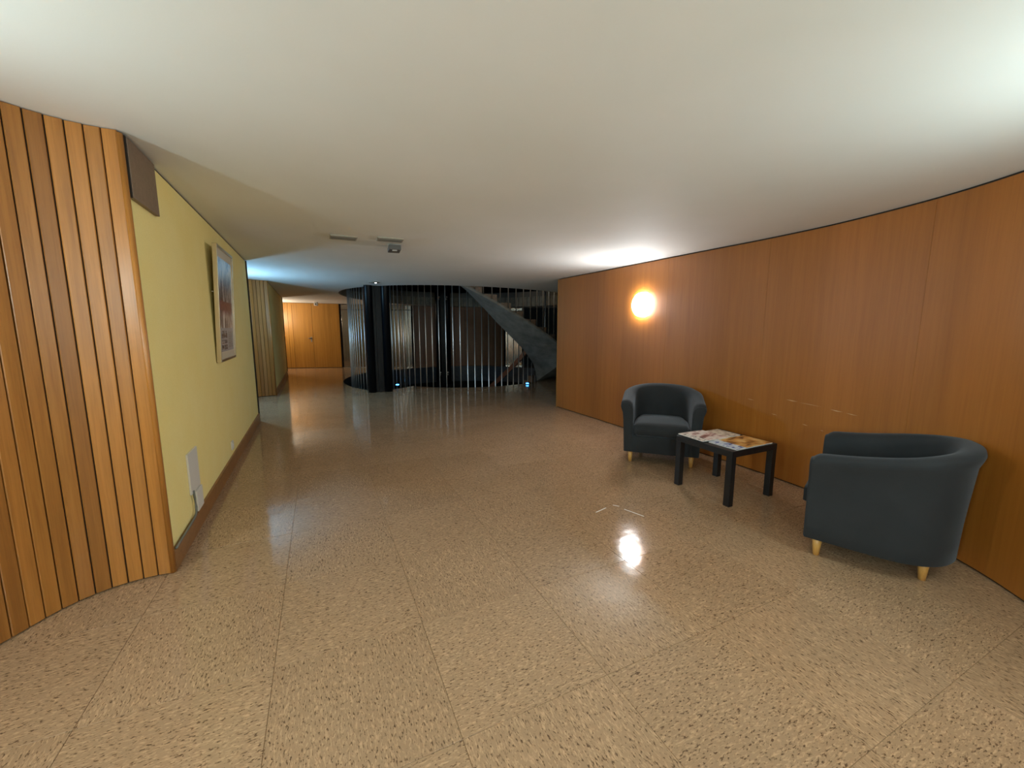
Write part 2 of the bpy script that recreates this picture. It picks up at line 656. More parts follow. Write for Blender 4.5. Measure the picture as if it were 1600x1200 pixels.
def yellow_wall(name, a, length):
    b = a + YD * length
    n = 12
    path = [a.lerp(b, i / n) for i in range(n + 1)]
    o = struct(strip_wall(name, path, 0.06, M['yellow'], z0=0.0, top_off=-0.012, smooth=False))
    g = strip_wall('shadow_gap', [p + Vector(-YN) * 0.004 for p in path], 0.05, M['gap'], o, z0=ceil_z(a.x, a.y) - 0.4, top_off=0.004, smooth=False)
    # base board
    base = strip_wall('baseboard', [p + YN * 0.016 for p in path], 0.016, M['base_wood'], o, z0=0.0, z1=0.122, smooth=False)
    strip_wall('edge_trim', [b + YN * 0.018, b + YD * 0.012 + YN * 0.018], 0.085, M['gap'], o, z0=0.0, top_off=-0.005, smooth=False)
    return o, b


wall_yellow, yb = yellow_wall('wall_yellow', Y1 + YD * 0.02, 4.20)
wall_green, gb = yellow_wall('wall_yellow_far', Y1 + PIER_SHIFT + YD * 0.02, 4.18)


def on_yellow(s, z, off=0.0):
    p = Y1 + YD * s + YN * off
    return Vector((p.x, p.y, z))


YROT = math.atan2(YD.y, YD.x)        # local x along the wall, local -y into the room

# brown board in the upper corner of the yellow wall
s0 = 0.03
p = on_yellow(0.235, 2.205, 0.012)
o = box('wooden_cover_board', (0, 0, 0), (0.40, 0.022, 0.295), M['brown_board'], bevel=0.002)
o.location = p
o.rotation_euler = (0, 0, YROT)
tag(o, 'grey brown wooden board fixed high on yellow wall beside plank pier', 'board')
wc = box('joint_strip', (-0.207, 0.001, 0), (0.012, 0.018, 0.295), M['gap'], o)

# wall plates, socket and cable
o = box('cover_plate', (0, 0, 0), (0.235, 0.012, 0.28), M['white'], bevel=0.002)
o.location = on_yellow(0.60, 0.42, 0.006)
o.rotation_euler = (0, 0, YROT)
tag(o, 'large blank off-white cover plate low on yellow wall', 'wall plate')
o = box('socket_box', (0, 0, 0), (0.15, 0.02, 0.145), M['white'], bevel=0.003)
o.location = on_yellow(0.645, 0.20, 0.010)
o.rotation_euler = (0, 0, YROT)
tag(o, 'small off-white box just above base board under the blank plate', 'wall plate')
o = box('wall_socket', (0, 0, 0), (0.085, 0.012, 0.085), M['white'], bevel=0.002)
o.location = on_yellow(2.03, 0.215, 0.006)
o.rotation_euler = (0, 0, YROT)
tag(o, 'little square wall socket above base board below the poster', 'wall socket')
box('socket_insert', (0, -0.008, 0), (0.045, 0.004, 0.045), M['paper_edge'], o, bevel=0.001)
bm = bmesh.new()
pts = [on_yellow(0.515, 0.30, 0.014), on_yellow(0.520, 0.24, 0.016), on_yellow(0.520, 0.185, 0.018), on_yellow(0.505, 0.15, 0.020), on_yellow(0.46, 0.133, 0.020),
       on_yellow(0.3, 0.131, 0.020), on_yellow(0.12, 0.131, 0.020), on_yellow(0.035, 0.131, 0.020)]
tube_bm(bm, pts, 0.007)
tag(bm_obj('cable', bm, M['cable'], None, True), 'grey cable dropping from blank plate and running along base board', 'cable')

# framed poster, leaning forward at its top
pw, ph = 0.80, 1.06
poster = empty('framed_poster')
pc = on_yellow(2.10, 1.08, 0.006)
poster.location = pc
poster.rotation_euler = (math.radians(2.6), 0, YROT)
tag(poster, 'tall framed exhibition poster in pale metal frame on yellow wall', 'poster')
fw, fd = 0.022, 0.035
for (cx, cz, sx, szz) in ((-pw / 2 + fw / 2, ph / 2, fw, ph), (pw / 2 - fw / 2, ph / 2, fw, ph), (0, fw / 2, pw - 2 * fw, fw), (0, ph - fw / 2, pw - 2 * fw, fw)):
    box('frame_bar', (cx, -fd / 2, cz), (sx, fd, szz), M['frame'], poster, bevel=0.0015)
box('mount', (0, -0.018, ph / 2), (pw - 2 * fw, 0.006, ph - 2 * fw), M['mat_board'], poster)
# printed sheet: abstract art above, text block below (flat print)
m, nt, bs = new_mat('poster print')
tc = N(nt, 'ShaderNodeTexCoord')
sp = N(nt, 'ShaderNodeSeparateXYZ')
nt.links.new(tc.outputs['Generated'], sp.inputs[0])
zz = sp.outputs['Z']
xx = sp.outputs['X']
vv = coords(nt, (9, 1, 2.2), kind='Generated')
na = noise(nt, vv, 1.6, 6, 0.65, 1.2)
vv2 = coords(nt, (5, 1, 9), kind='Generated')
nb = noise(nt, vv2, 2.4, 5, 0.6, 0.8)
blue = ramp(nt, na, [(0.30, (0.05, 0.07, 0.12)), (0.43, (0.20, 0.34, 0.55)), (0.54, (0.50, 0.68, 0.86)), (0.75, (0.8, 0.82, 0.84))])
dark = ramp(nt, na, [(0.38, (0.02, 0.02, 0.03)), (0.50, (0.14, 0.12, 0.13)), (0.60, (0.52, 0.48, 0.46))])
red = ramp(nt, nb, [(0.3, (0.05, 0.02, 0.02)), (0.5, (0.20, 0.05, 0.05)), (0.7, (0.32, 0.12, 0.09))])
pale = ramp(nt, na, [(0.36, (0.06, 0.03, 0.03)), (0.5, (0.36, 0.26, 0.21)), (0.58, (0.82, 0.74, 0.66))])


def gt(sock, thr, soft=0.02):
    r = N(nt, 'ShaderNodeMapRange')
    r.inputs['From Min'].default_value = thr - soft
    r.inputs['From Max'].default_value = thr + soft
    nt.links.new(sock, r.inputs[0])
    return r.outputs[0]


def mul(a, b):
    n = N(nt, 'ShaderNodeMath', operation='MULTIPLY')
    nt.links.new(a, n.inputs[0])
    nt.links.new(b, n.inputs[1])
    return n.outputs[0]


def inv(a):
    n = N(nt, 'ShaderNodeMath', operation='SUBTRACT')
    n.inputs[0].default_value = 1
    nt.links.new(a, n.inputs[1])
    return n.outputs[0]


txt = N(nt, 'ShaderNodeTexBrick')
txt.inputs['Scale'].default_value = 1.0
txt.inputs['Brick Width'].default_value = 0.055
txt.inputs['Row Height'].default_value = 0.011
txt.inputs['Mortar Size'].default_value = 0.0035
txt.inputs['Color1'].default_value = (0.10, 0.10, 0.11, 1)
txt.inputs['Color2'].default_value = (0.26, 0.25, 0.25, 1)
txt.inputs['Mortar'].default_value = (0.42, 0.40, 0.39, 1)
cb = N(nt, 'ShaderNodeCombineXYZ')
nt.links.new(xx, cb.inputs[0])
nt.links.new(zz, cb.inputs[1])
nt.links.new(cb.outputs[0], txt.inputs['Vector'])
paper = (0.44, 0.42, 0.41)
# heavy headline blocks on the left column, fine lines on the right column
head = ramp(nt, noise(nt, coords(nt, (16, 1, 26), kind='Generated'), 1.0, 2), [(0.46, (0.06, 0.06, 0.07)), (0.60, (0.40, 0.38, 0.37))])
left_col = mul(gt(xx, 0.07, 0.005), inv(gt(xx, 0.48, 0.005)))
right_col = mul(gt(xx, 0.56, 0.005), inv(gt(xx, 0.93, 0.005)))
rows = mul(gt(zz, 0.02, 0.003), inv(gt(zz, 0.225, 0.003)))
gap1 = inv(mul(gt(zz, 0.128, 0.002), inv(gt(zz, 0.142, 0.002))))
gap2 = inv(mul(gt(zz, 0.072, 0.002), inv(gt(zz, 0.084, 0.002))))
rows = mul(mul(rows, gap1), gap2)
txtc = mix(nt, mul(left_col, rows), paper, head)
txtc = mix(nt, mul(right_col, mul(gt(zz, 0.03, 0.003), inv(gt(zz, 0.22, 0.003)))), txtc, txt.outputs['Color'])
c = mix(nt, gt(zz, 0.255, 0.003), txtc, pale)
c = mix(nt, gt(zz, 0.42, 0.04), c, red)
c = mix(nt, gt(zz, 0.545, 0.004), c, dark)
c = mix(nt, gt(zz, 0.74, 0.09), c, blue)
nt.links.new(c, bs.inputs['Base Color'])
bs.inputs['Roughness'].default_value = 0.22
box('printed_sheet', (0.01, -0.0225, ph / 2 - 0.005), (pw - 0.13, 0.003, ph - 0.19), m, poster)
cord = bmesh.new()
tube_bm(cord, [(-pw / 2 + 0.03, -0.004, ph * 0.60), (-pw / 2 - 0.01, 0.012, ph * 0.60)], 0.004)
bm_obj('hanging_hook', cord, M['lamp_metal'], poster, True)

# ------------------------------------------------------------------ far end: orange wood wall, door, steel lift fronts, dark wood
def flat_run(name, a, b, thick, mat, z0=0.0, z1=None, parent=None, top_off=0.0):
    a, b = Vector(a), Vector(b)
    return strip_wall(name, [a, b], thick, mat, parent, z0=z0, z1=z1, top_off=top_off, smooth=False)


FA, FB = Vector((-8.35, 13.85)), Vector((-5.92, 14.2))
wall_back = struct(flat_run('wall_back', FA, FB, 0.1, M['gap'], top_off=0.0))
fd_ = (FB - FA).normalized()
fn = Vector((fd_.y, -fd_.x))
FL = (FB - FA).length


def far_panel(name, s0, s1, mat, parent, z0=0.01, z1=2.15, dep=0.02):
    a, b = FA + fd_ * (s0 + 0.004) + fn * dep, FA + fd_ * (s1 - 0.004) + fn * dep
    return flat_run(name, a, b, dep, mat, z0, None, parent, top_off=-0.01)


xs = 0.05
sq = [(0.05, 0.33), (0.33, 0.61), (0.61, 0.76), (0.76, 0.90)]
for a, b in sq:
    far_panel('board', a, b, M['door_wood'], wall_back)
far_panel('board', 1.53, 2.42, M['door_wood'], wall_back)
door = struct(far_panel('door_1', 0.90, 1.53, M['door_wood'], None, 0.01))
hp = FA + fd_ * 1.47 + fn * 0.05
bm = bmesh.new()
cyl_bm(bm, (hp.x, hp.y, 1.02), (hp.x - fd_.x * 0.09, hp.y - fd_.y * 0.09, 1.02), 0.012)
cyl_bm(bm, (hp.x - fn.x * 0.03, hp.y - fn.y * 0.03, 1.02), (hp.x + fn.x * 0.005, hp.y + fn.y * 0.005, 1.02), 0.014)
bm_obj('door_handle', bm, M['spot_body'], door, True)
o = box('key_plate', (0, 0, 0), (0.04, 0.006, 0.17), M['lamp_metal'], door)
o.location = (hp.x - fn.x * 0.027, hp.y - fn.y * 0.027, 0.98)
o.rotation_euler = (0, 0, math.atan2(fd_.y, fd_.x))


def lift_front(a, b, label, z_door, cat_i):
    a, b = Vector(a), Vector(b)
    d = (b - a).normalized()
    n = Vector((d.y, -d.x))
    L = (b - a).length
    root = empty('lift_front', (a.x, a.y, 0), math.atan2(d.y, d.x))
    zt = min(ceil_z(a.x, a.y), ceil_z(b.x, b.y)) - 0.012
    box('surround', (L / 2, 0.06, zt / 2), (L, 0.04, zt), M['spot_body'], root)
    box('transom_panel', (L / 2, 0.02, (zt + z_door) / 2 + 0.01), (L - 0.02, 0.035, zt - z_door - 0.02), M['steel'], root, bevel=0.002)
    half = (L - 0.02) / 2
    box('lift_door', (0.01 + half / 2, 0.02, z_door / 2 + 0.005), (half - 0.006, 0.04, z_door - 0.012), M['steel'], root, bevel=0.002)
    box('lift_door', (0.01 + half * 1.5, 0.02, z_door / 2 + 0.005), (half - 0.006, 0.04, z_door - 0.012), M['steel'], root, bevel=0.002)
    box('sill', (L / 2, -0.03, 0.004), (L - 0.02, 0.09, 0.008), M['lamp_metal'], root)
    tag(root, label, 'lift')
    return root


lift_front((-5.90, 14.2), (-4.72, 14.35), 'brushed steel lift front beside the orange wood wall', 1.98, 0)
lift_front((-4.70, 14.36), (-3.55, 14.5), 'brushed steel lift front beside the dark brown wood wall', 1.98, 1)
# dark wood behind the stair well, following the round
DA, DB = Vector((-3.52, 14.75)), Vector((-0.30, 15.25))
wall_well = struct(flat_run('wall_stairwell_back', DA, DB, 0.1, M['gap'], z0=-0.2))
dd = (DB - DA).normalized()
dn = Vector((dd.y, -dd.x))
L = (DB - DA).length
nb_ = 9
for i in range(nb_):
    a = DA + dd * (L * i / nb_ + 0.006) + dn * 0.02
    b = DA + dd * (L * (i + 1) / nb_ - 0.006) + dn * 0.02
    flat_run('board', a, b, 0.02, M['dark_wood'], -0.14, None, wall_well, top_off=-0.01)
lift_front((-0.25, 15.25), (0.38, 15.23), 'brushed steel lift front behind the concrete stair', 1.98, 2)
struct(flat_run('wall_far_right', (0.40, 15.23), (5.0, 14.5), 0.1, M['void']))
struct(flat_run('wall_right_far', (5.0, 14.5), (5.0, 6.0), 0.1, M['void']))
struct(flat_run('wall_behind_right', (5.0, 6.0), (1.9, 6.0), 0.1, M['void']))
struct(flat_run('wall_camera_side', (2.1, -2.9), (-2.25, -2.9), 0.1, M['veneer']))
struct(flat_run('wall_corridor_side', (-8.55, 12.0), (-8.4, 13.9), 0.1, M['plank']))
struct(flat_run('wall_corridor_near', (-6.72, 12.02), (-8.55, 12.0), 0.1, M['yellow']))

# ------------------------------------------------------------------ stair well
def arc_wall(name, r, a0, a1, z0, z1, mat, parent=None, thick=0.05, step=3.0, zf=None):
    n = max(2, int(abs(a1 - a0) / step) + 1)
    vs, fs = [], []
    for i in range(n):
        t = math.radians(a0 + (a1 - a0) * i / (n - 1))
        c, s = math.cos(t), math.sin(t)
        for rr, zz in ((r, z0), (r, z1), (r + thick, z1), (r + thick, z0)):
            vs.append((WC.x + rr * c, WC.y + rr * s, zz))
    for i in range(n - 1):
        a, b = 4 * i, 4 * i + 4
        for q in range(4):
            fs.append((a + q, a + (q + 1) % 4, b + (q + 1) % 4, b + q))
    fs += [(0, 1, 2, 3), (4 * n - 4, 4 * n - 1, 4 * n - 2, 4 * n - 3)]
    o = mesh(name, vs, fs, mat, parent, True)
    sharpen(o)
    return o


# slab edge of the floor opening, pit below
vs, fs = [], []
for th in angs:
    t = math.radians(th)
    r = well_r(th)
    for z in (-0.003, -0.55):
        vs.append((WC.x + r * math.cos(t), WC.y + r * math.sin(t), z))
n = len(angs)
for i in range(n):
    j = (i + 1) % n
    fs.append((2 * i, 2 * j, 2 * j + 1, 2 * i + 1))
o = struct(mesh('trim_1', vs, fs, M['dark_stone'], None, True))
sharpen(o)
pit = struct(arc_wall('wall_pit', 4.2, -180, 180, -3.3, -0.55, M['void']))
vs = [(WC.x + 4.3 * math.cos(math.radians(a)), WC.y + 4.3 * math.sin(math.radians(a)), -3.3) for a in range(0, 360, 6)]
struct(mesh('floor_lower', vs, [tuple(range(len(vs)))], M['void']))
# under side of the slab around the pit
vs, fs = [], []
for i, th in enumerate(angs):
    t = math.radians(th)
    for r in (well_r(th), 4.25):
        vs.append((WC.x + r * math.cos(t), WC.y + r * math.sin(t), -0.55))
for i in range(n):
    j = (i + 1) % n
    fs.append((2 * i, 2 * j, 2 * j + 1, 2 * i + 1))
struct(mesh('floor_underside', vs, fs, M['void']))
# upper storey: ribbed pale fascia round the ceiling opening, dark hall above
up = struct(arc_wall('wall_opening', 3.31, -180, 180, 2.10, 2.62, M['vent_dark'], thick=0.12))
# set its lower edge on the ceiling line
for v in up.data.vertices:
    if v.co.z < 2.3:
        v.co.z = ceil_z(v.co.x, v.co.y) + 0.002
bm = bmesh.new()
for k in range(120):
    a = math.radians(k * 3.0)
    c, s = math.cos(a), math.sin(a)
    x, y = WC.x + 3.295 * c, WC.y + 3.295 * s
    zb = ceil_z(x, y) + 0.004
    box_bm(bm, (x, y, (zb + 2.44) / 2), (0.03, 0.150, 2.44 - zb), a)
o = bm_obj('fascia_boards', bm, M['pale_board'], up)
o['kind'] = 'stuff'
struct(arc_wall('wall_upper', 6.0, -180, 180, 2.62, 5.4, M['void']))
vs, fs = [], []
for i in range(60):
    t = math.radians(i * 6)
    for r in (3.31, 6.05):
        vs.append((WC.x + r * math.cos(t), WC.y + r * math.sin(t), 2.62))
for i in range(60):
    j = (i + 1) % 60
    fs.append((2 * i, 2 * j, 2 * j + 1, 2 * i + 1))
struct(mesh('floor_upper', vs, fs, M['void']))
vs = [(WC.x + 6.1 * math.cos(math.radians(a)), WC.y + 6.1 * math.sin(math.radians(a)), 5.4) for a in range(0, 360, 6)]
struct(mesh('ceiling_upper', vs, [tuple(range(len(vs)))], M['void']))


# the concrete stair winding up: soffit twisting from its outer edge down to its inner edge
def z_out(th):
    return 2.159 - 0.0295 * (th + 79.85)


IN = [(-200, 5.5), (-140, 3.87), (-100, 2.78), (-84.7, 2.30), (-73.9, 1.868), (-65.2, 1.505), (-57.2, 1.219), (-47.1, 0.885), (-35.9, 0.459), (-33.1, 0.235), (-31.2, 0.0), (0, 0.0)]


def z_in(th):
    for (a, za), (b, zb) in zip(IN, IN[1:]):
        if a <= th <= b:
            return za + (zb - za) * (th - a) / (b - a)
    return 0.0


def wp(r, th, z):
    t = math.radians(th)
    return Vector((WC.x + r * math.cos(t), WC.y + r * math.sin(t), z))


stair = empty('spiral_stair', (WC.x, WC.y, 0))
tag(stair, 'curved concrete spiral stair rising behind the end of the veneer wall', 'staircase')


def child(o, root):
    o.parent = root
    o.matrix_parent_inverse = Matrix.Translation(-Vector(root.location))
    return o


A_TOP, A_BOT = -106.0, -8.0
nseg = 81
vs, fs = [], []
for i in range(nseg):
    th = A_TOP + (A_BOT - A_TOP) * i / (nseg - 1)
    zo, zi = z_out(th), z_in(th)
    zi = min(zi, zo - 0.02)
    vs += [wp(3.25, th, zo + 0.0), wp(3.25, th, zo - 0.05), wp(2.32, th, zi), wp(2.32, th, zo + 0.02), wp(2.80, th, zo + 0.01)]
k = 5
for i in range(nseg - 1):
    a, b = i * k, (i + 1) * k
    for q in range(k):
        fs.append((a + q, a + (q + 1) % k, b + (q + 1) % k, b + q))
fs += [tuple(range(k)), tuple(reversed(range((nseg - 1) * k, nseg * k)))]
o = mesh('concrete_flight', vs, fs, M['concrete'], None, True)
sharpen(o)
child(o, stair)
STEP = 5.76
ns = int((A_BOT - A_TOP) / STEP)
for i in range(ns):
    t1 = A_BOT - i * STEP
    t0 = t1 - STEP - 0.4
    zb = z_out(t1) - 0.02
    ztop = z_out(t1) + 0.17
    vs, fs = [], []
    for th in (t1, (t0 + t1) / 2, t0):
        zlow = z_out(th) + 0.0
        vs += [wp(3.17, th, zlow), wp(3.17, th, max(ztop, zlow + 0.005)), wp(2.34, th, max(ztop, zlow + 0.005)), wp(2.34, th, zlow)]
    for s_ in range(2):
        a, b = 4 * s_, 4 * s_ + 4
        for q in range(4):
            fs.append((a + q, a + (q + 1) % 4, b + (q + 1) % 4, b + q))
    fs += [(0, 1, 2, 3), (11, 10, 9, 8)]
    o = mesh('tread', vs, fs, M['tread'])
    bmm = bmesh.new(); bmm.from_mesh(o.data); bmesh.ops.recalc_face_normals(bmm, faces=bmm.faces); bmm.to_mesh(o.data); bmm.free()
    child(o, stair)
# chrome balusters hanging from the storey above onto the outer edge of the flight
th = -80.0 - 3.2 * 2
while th < -9:
    z0 = z_out(th) - 0.01
    a = wp(3.215, th, z0)
    o = cyl('baluster', a, (a.x, a.y, 3.6), 0.011, M['chrome'], None, n=8)
    child(o, stair)
    th += 3.22

# inner ring of chrome rods round the eye of the well
screen = empty('rod_screen', (WC.x, WC.y, -3.0))
tag(screen, 'ring of thin chrome rods standing around the round stair well opening', 'rod screen')
nr = 86
for i in range(nr):
    th = -180 + 360 * (i + 0.3) / nr
    if 5 < th < 150:
        continue
    ztop = 4.6
    if -86 < th < -12:
        ztop = max(z_in(th) + 0.03, 0.0)
        if ztop < 0.12:
            continue
    a = wp(2.275, th, -2.9)
    o = cyl('rod', a, (a.x, a.y, ztop), 0.0115, M['chrome'], None, n=8)
    child(o, screen)
outer = empty('rod_screen', (WC.x, WC.y, -3.0))
tag(outer, 'dense row of chrome rods left of the black column at well edge', 'rod screen')
for i in range(15):
    th = -126.0 - 2.8 * i
    a = wp(3.10, th, -2.9)
    o = cyl('rod', a, (a.x, a.y, 4.6), 0.0115, M['chrome'], None, n=8)
    child(o, outer)

# descending flight on the far side: wooden hand rail, treads and stringer
down = empty('spiral_stair', (WC.x, WC.y, -3.0))
tag(down, 'descending stair with red brown wooden rail on far side of well', 'staircase')
zr = lambda th: 0.43 - 0.0375 * (th - 48.6)
vs, fs = [], []
for i in range(25):
    th = 36 + i * 3.0
    z = zr(th)
    vs += [wp(2.38, th, z - 0.16), wp(2.38, th, z + 0.02), wp(2.44, th, z + 0.02), wp(2.44, th, z - 0.16)]
for i in range(24):
    for q in range(4):
        fs.append((4 * i + q, 4 * i + (q + 1) % 4, 4 * i + 4 + (q + 1) % 4, 4 * i + 4 + q))
fs += [(0, 1, 2, 3), (99, 98, 97, 96)]
o = mesh('hand_rail', vs, fs, M['rail_wood'], None, True)
sharpen(o)
child(o, down)
for i in range(16):
    t0 = 33 + i * 5.2
    z = -0.17 * (i + 1)
    vs, fs = [], []
    for th in (t0, t0 + 2.6, t0 + 5.3):
        vs += [wp(2.36, th, z - 0.2), wp(2.36, th, z), wp(2.98, th, z), wp(2.98, th, z - 0.2)]
    for s_ in range(2):
        a = 4 * s_
        for q in range(4):
            fs.append((a + q, a + (q + 1) % 4, a + 4 + (q + 1) % 4, a + 4 + q))
    fs += [(0, 1, 2, 3), (11, 10, 9, 8)]
    child(mesh('tread', vs, fs, M['tread']), down)

# black steel columns at the rim of the well
def steel_column(x, y, rz, label, z0, glints):
    root = empty('steel_column', (x, y, z0), rz)
    tag(root, label, 'column')
    hgt = 4.9 - z0
    bm = bmesh.new()
    box_bm(bm, (0, 0, hgt / 2), (0.30, 0.30, hgt))
    bm_obj('core', bm, M['column'], root)
    for sx, sy in ((-1, -1), (1, -1), (1, 1), (-1, 1)):
        bm = bmesh.new()
        cyl_bm(bm, (sx * 0.17, sy * 0.17, 0), (sx * 0.17, sy * 0.17, hgt), 0.085, n=20)
        bm_obj('pipe', bm, M['column'], root, True)
    for sx, sy in ((0, -1), (1, 0), (0, 1), (-1, 0)):
        bm = bmesh.new()
        box_bm(bm, (sx * 0.165, sy * 0.165, hgt / 2), (0.06, 0.06, hgt))
        bm_obj('rib', bm, M['column'], root)
    for gz in glints:
        for sx in (-0.13, 0.13):
            bm = bmesh.new()
            cyl_bm(bm, (sx, -0.27, gz - z0), (sx, -0.20, gz - z0), 0.035, n=10)
            cyl_bm(bm, (sx + 0.02, -0.27, gz - z0 + 0.07), (sx + 0.02, -0.20, gz - z0 + 0.07), 0.03, n=10)
            bm_obj('bolt', bm, M['chrome'], root, True)
    return root


steel_column(-2.93, 8.93, math.radians(22), 'thick black steel column at front rim of the stair well', 0.0, ())
steel_column(-2.42, 14.42, math.radians(8), 'black steel column at far rim of the stair well', -0.6, (-0.25, 2.35))

# blue marker lights and a small spot at the rim
for (th, r, lab) in ((-125.5, 2.46, 'small blue marker light on floor near the black column'), (-46.0, 2.46, 'small blue marker light on floor below the concrete stair')):
    p = wp(r, th, 0)
    o = empty('marker_light', p)
    tag(o, lab, 'light')
    box('housing', (0, 0.0, 0.012), (0.09, 0.06, 0.024), M['column'], o, bevel=0.003)
    box('lens', (0, -0.032, 0.026), (0.065, 0.05, 0.022), M['blue_led'], o, bevel=0.004)

# ------------------------------------------------------------------ wall lamps
def dome_bm(bm, r, depth, n=32, rings=8, pw_=2.6):
    prev = None
    for k in range(rings + 1):
        t = k / rings
        a = t * PI / 2
        rr = r * (math.cos(a) ** (2 / pw_)) if k < rings else 0
        zz = depth * (math.sin(a) ** (2 / pw_))
        if k == rings:
            top = bm.verts.new((0, -depth, 0))
            for q in range(n):
                bm.faces.new((prev[q], prev[(q + 1) % n], top))
        else:
            cur = [bm.verts.new((rr * math.cos(2 * PI * q / n), -zz, rr * math.sin(2 * PI * q / n))) for q in range(n)]
            if prev:
                for q in range(n):
                    bm.faces.new((prev[q], prev[(q + 1) % n], cur[(q + 1) % n], cur[q]))
            prev = cur


def wall_lamp(p, n, colstr, label):
    """round opal wall lamp; p on the wall, n the wall's room-side normal"""
    root = empty('wall_lamp', (p[0], p[1], p[2]), math.atan2(n[0], -n[1]))
    tag(root, label, 'lamp')
    col, s = colstr
    bm = bmesh.new()
    cyl_bm(bm, (0, 0.0, 0), (0, -0.022, 0), 0.142, n=32)
    bm_obj('backplate', bm, M['lamp_metal'], root, True)
    bm = bmesh.new()
    dome_bm(bm, 0.150, 0.048)
    bmesh.ops.translate(bm, vec=(0, -0.022, 0), verts=bm.verts)
    bm_obj('opal_shade', bm, emit('opal glass', col, s), root, True)
    return root


a, d = right_wall_at(5.30)
wall_lamp((a.x, a.y, 1.685), (d.y, -d.x), LAMP_RIGHT, 'lit round opal lamp on veneer wall above the armchair nearer the stairs')
a, d = right_wall_at(1.0)
wall_lamp((a.x, a.y, 1.685), (d.y, -d.x), LAMP_NEAR_RIGHT, 'lit round opal lamp on veneer wall past the armchair with its back turned')
wall_lamp((-2.27, 0.80, 1.685), (1, 0.06), LAMP_NEAR_LEFT, 'lit round opal lamp on plank wall before the yellow wall')
wall_lamp((-0.2, -2.9, 1.685), (0, 1), LAMP_FILL, 'added round opal fill lamp on the end wall farthest from the stair well')  # this and the next two: added fill lamps behind the camera, out of view
wall_lamp((2.05, -1.5, 1.685), (-1, 0), LAMP_FILL, 'added round opal fill lamp on veneer wall near the end wall')
wall_lamp((-2.2, -1.5, 1.685), (1, 0), LAMP_FILL, 'added round opal fill lamp on plank wall near the end wall')
wall_lamp((-2.27 + PIER_SHIFT.x, 0.82 + PIER_SHIFT.y, 1.685), (1, 0.06), LAMP_PASSAGE, 'bluish round opal lamp on plank wall hidden behind the yellow wall')
wall_lamp((-2.27 + 2 * PIER_SHIFT.x, 0.82 + 2 * PIER_SHIFT.y, 1.685), (1, 0.06), LAMP_FAR, 'warm round opal lamp near the orange wood wall at corridor end')

